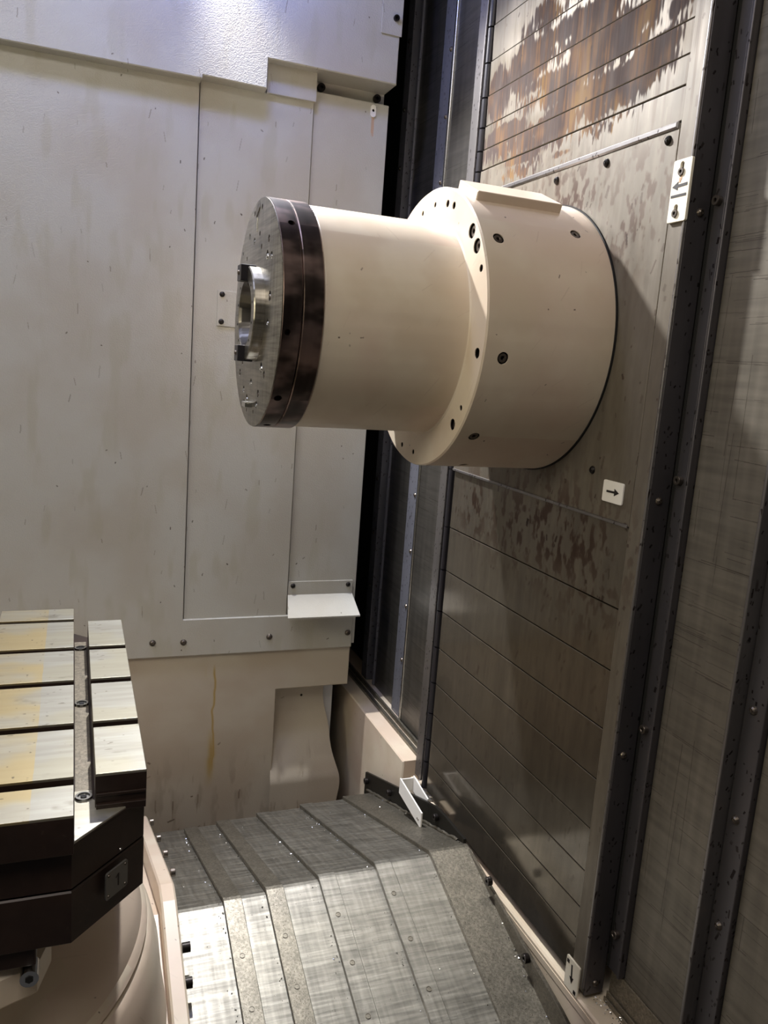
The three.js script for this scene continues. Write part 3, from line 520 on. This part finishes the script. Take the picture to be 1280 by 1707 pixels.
/* ---------- rotary table base and pallet ---------- */
const PC = [-.243, -1.04];
{
  const t = thing('rotary_table_base', 'cream painted round rotary table base with a turned groove under the dark pallet', 'machine base', [PC[0], .3, PC[1]]);
  part(t, 'turntable', turned([[.20, 1.0158], [.235, 1.0158], [.25, 1.003], [.286, .948], [.292, .940], [.296, .932], [.310, .914], [.324, .892], [.330, .878], [.3335, .862], [.339, .856], [.341, .851], [.3385, .8485], [.3385, .846], [.3425, .8435], [.349, .832], [.357, .80], [.362, .75], [.37, .70], [.372, .3]].reverse(), 160).translate(PC[0], 0, PC[1]), M.cast);
  part(t, 'saddle', slabZY([[RZ + .62, .50], [RZ, .705], [RZ - .48, .545], [RZ - .48, .2], [RZ + .62, .2]], -.9, .138, .004), M.cast);
  part(t, 'end_plate', slabZY([[RZ + .60, .742 - .6 * .36], [RZ + .02, .741], [RZ - .02, .744], [RZ - .51, .578], [RZ - .51, .25], [RZ + .60, .25]], .134, .1585, .003), M.cast);
  for (const [z, y] of [[-1.655, .598], [-1.511, .648], [-1.392, .690], [-1.28, .726]]) put(t, 'bolt', G.cap, M.bolt, [.1585, y, z], [1, 0, 0], 0, 1.2);
  put(t, 'stud', cyl(.0075, .012), M.boltDark, [.1585, .712, -1.11], [1, 0, 0]); put(t, 'stud', cyl(.0085, .010, 6), M.boltDark, [.1585, .688, -1.065], [1, 0, 0]);
  part(t, 'cast_lug', slabXZ([[-.16, -.80], [-.075, -.742], [-.03, -.76], [-.018, -.80], [-.1, -.9]], .965, 1.010, .008), M.cast);
  const cb = part(t, 'clamp_bolt', new THREE.CylinderGeometry(.0085, .0085, .022, 20).rotateX(Math.PI / 2).translate(-.036, 1.0065, -.748), M.chrome);
  put(cb, 'socket', cyl(.004, .001, 6), M.black, [-.036, 1.0065, -.7372]);
}
{
  const t = thing('pallet', 'dark steel machine pallet with bright ground T-slotted top', 'machine pallet', [-.25, 1.04, -1.04]);
  const out = (i) => [[-.60, -.735 - i], [.001 - i * .4, -.735 - i], [.072 - i, -.81 - i * .4], [.072 - i, -1.272], [.001, -1.345 + i], [-.60, -1.345 + i]];
  part(t, 'lower_body', slabXZ(out(0), 1.038, 1.0935, .0015), M.oxide);
  part(t, 'upper_body', slabXZ(out(.0004), 1.095, 1.1395, .0012), M.oxide);
  part(t, 'lower_step', box(-.5, -.030, 1.016, 1.04, -.9, -.742, .002), M.oxide);
  part(t, 'floor_plate', slabXZ([[-.60, -.74], [.0, -.74], [.001, -.736], [.0595, -.796], [.022, -.806], [.0695, -.812], [.0695, -1.27], [-.60, -1.30]], 1.139, 1.1415, .0004), M.oxide);
  // ground ledge in the corner and channel floors
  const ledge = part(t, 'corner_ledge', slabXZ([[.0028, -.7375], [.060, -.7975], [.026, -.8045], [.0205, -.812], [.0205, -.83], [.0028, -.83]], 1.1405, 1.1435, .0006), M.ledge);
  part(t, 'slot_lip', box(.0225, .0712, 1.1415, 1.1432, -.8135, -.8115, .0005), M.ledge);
  part(t, 'channel_floor', box(.0035, .0205, 1.14, 1.1432, -1.29, -.83, .0005), M.groove);
  part(t, 'channel_floor', box(-.1195, -.1035, 1.14, 1.1432, -1.29, -.74, .0005), M.groove);
  const slots = [[-1.294, -1.281], [-1.167, -1.152], [-1.045, -1.029], [-.917, -.901], [-.793, -.777]];
  const rows = [[-1.347, -1.294], [-1.281, -1.167], [-1.152, -1.045], [-1.029, -.917], [-.901, -.793], [-.777, -.721]];
  const cols = [[.0225, .072], [-.103, .0025], [-.226, -.12], [-.349, -.243], [-.472, -.366], [-.595, -.489]];
  cols.forEach(([x0, x1], c) => rows.forEach(([z0, z1], r) => {
    if ((c === 0 && (r === 0 || r === 5)) || (c === 5 && (r === 0 || r === 5))) return;
    const xr = c === 0 ? x1 : x1, b = part(t, 'table_block', box(x0, xr, 1.1405, 1.1775, z0, z1, .0008), M.oxide);
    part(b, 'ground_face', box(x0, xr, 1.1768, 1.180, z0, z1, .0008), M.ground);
  }));
  part(t, 'slot_ledge', [box(.0235, .0715, 1.1405, 1.148, -.7935, -.789, .0005), box(.0235, .0715, 1.156, 1.159, -.7935, -.791, .0005)], M.oxide);
  // round plugs in the channel
  for (const z of [-1.258, -1.05, -.815]) {
    const p = part(t, 'plug', turned([[0, 1.1445], [.0055, 1.1445], [.0062, 1.1462], [.0082, 1.1462], [.0086, 1.144], [.0086, 1.141]].reverse(), 28).translate(.012, 0, z), M.chrome);
    put(p, 'socket', cyl(.0034, .0012, 6), M.black, [.012, 1.1445, z], [0, 1, 0]);
  }
  // engraved number plate on the chamfer
  const n = V(.726, 0, .687).normalize(), c = V(.0415, 1.0755, -.7715).addScaledVector(n, .0012), q = new THREE.Quaternion().setFromUnitVectors(ZAX, n);
  const s = new THREE.Shape(); const hw = .0155, hh = .0145, r = .003; s.moveTo(-hw + r, -hh); s.lineTo(hw - r, -hh); s.absarc(hw - r, -hh + r, r, -Math.PI / 2, 0); s.lineTo(hw, hh - r); s.absarc(hw - r, hh - r, r, 0, Math.PI / 2); s.lineTo(-hw + r, hh); s.absarc(-hw + r, hh - r, r, Math.PI / 2, Math.PI); s.lineTo(-hw, -hh + r); s.absarc(-hw + r, -hh + r, r, Math.PI, Math.PI * 1.5);
  const np = part(t, 'number_plate', new THREE.ExtrudeGeometry(s, { depth: .0014, bevelEnabled: true, bevelThickness: .0004, bevelSize: .0004, bevelSegments: 1 }).applyQuaternion(q).translate(c.x, c.y, c.z), M.plate);
  const font = await new FontLoader().loadAsync('fonts/droid/droid_sans_regular.typeface.json');
  const tg = new TextGeometry('1', { font, size: .0135, depth: .0005, curveSegments: 3 }); tg.computeBoundingBox(); const bb = tg.boundingBox; tg.translate(-(bb.min.x + bb.max.x) / 2, -(bb.min.y + bb.max.y) / 2, .0016);
  part(np, 'numeral', tg.applyQuaternion(q).translate(c.x, c.y, c.z), M.ink);
  for (const [a, b] of [[-.012, .011], [.012, .011], [-.012, -.011], [.012, -.011]]) { const w = V(a, b, .0017).applyQuaternion(q).add(c); put(np, 'screw', G.small, M.bolt, w.toArray(), n.toArray(), 0, .55); }
  put(t, 'screw', G.small, M.chrome, [.047, 1.1, -.7835], n.toArray(), 0, .5);
}

/* ---------- lamps: glowing face and light together ---------- */
function lamp(name, label, L, housing) {
  const t = thing(name, label, 'lamp', L.p), p = V(...L.p), n = V(...L.aim).sub(p).normalize(), q = new THREE.Quaternion().setFromUnitVectors(ZAX, n);
  const body = new RoundedBoxGeometry(L.w + .02, L.h + .02, .03, 1, .003).translate(0, 0, -.0165).applyQuaternion(q).translate(...L.p); part(t, 'housing', body, M.plate);
  if (L === LAMPS.cool) part(t, 'stem', box(.274, .286, 2.61, 2.9, -1.576, -1.564, .002), M.plate);
  const gm = std({ color: 0xffffff, emissive: L.c, emissiveIntensity: 2 });
  part(t, 'diffuser', new THREE.BoxGeometry(L.w, L.h, .002).applyQuaternion(q).translate(...L.p), gm);
  if (L.spot) {
    const a = new THREE.SpotLight(L.c, L.i, 0, L.spot * Math.PI / 180, L.soft, 2); a.position.copy(p).addScaledVector(n, .006); a.target.position.set(...L.aim); a.castShadow = true; a.shadow.radius = 1.4; a.shadow.mapSize.set(2048, 2048); scene.add(a, a.target); return;
  }
  const a = new THREE.RectAreaLight(L.c, L.i, L.w, L.h); a.position.copy(p).addScaledVector(n, .004); a.lookAt(V(...L.aim)); scene.add(a);
}
lamp('work_lamp', 'small square work lamp fixed high on the cream back wall', LAMPS.work);
lamp('wall_lamp', 'narrow cool white lamp hanging on a stem just above the back wall panels', LAMPS.cool);
lamp('added_roof_fill', 'added long cool white fill strip under the roof near the back wall', LAMPS.rear);
lamp('added_side_fill', 'added warm flat fill light on the left side of the enclosure', LAMPS.side);
lamp('added_roof_fill', 'added large flat soft fill light under the enclosure roof', LAMPS.roof);

renderer.render(scene, camera);
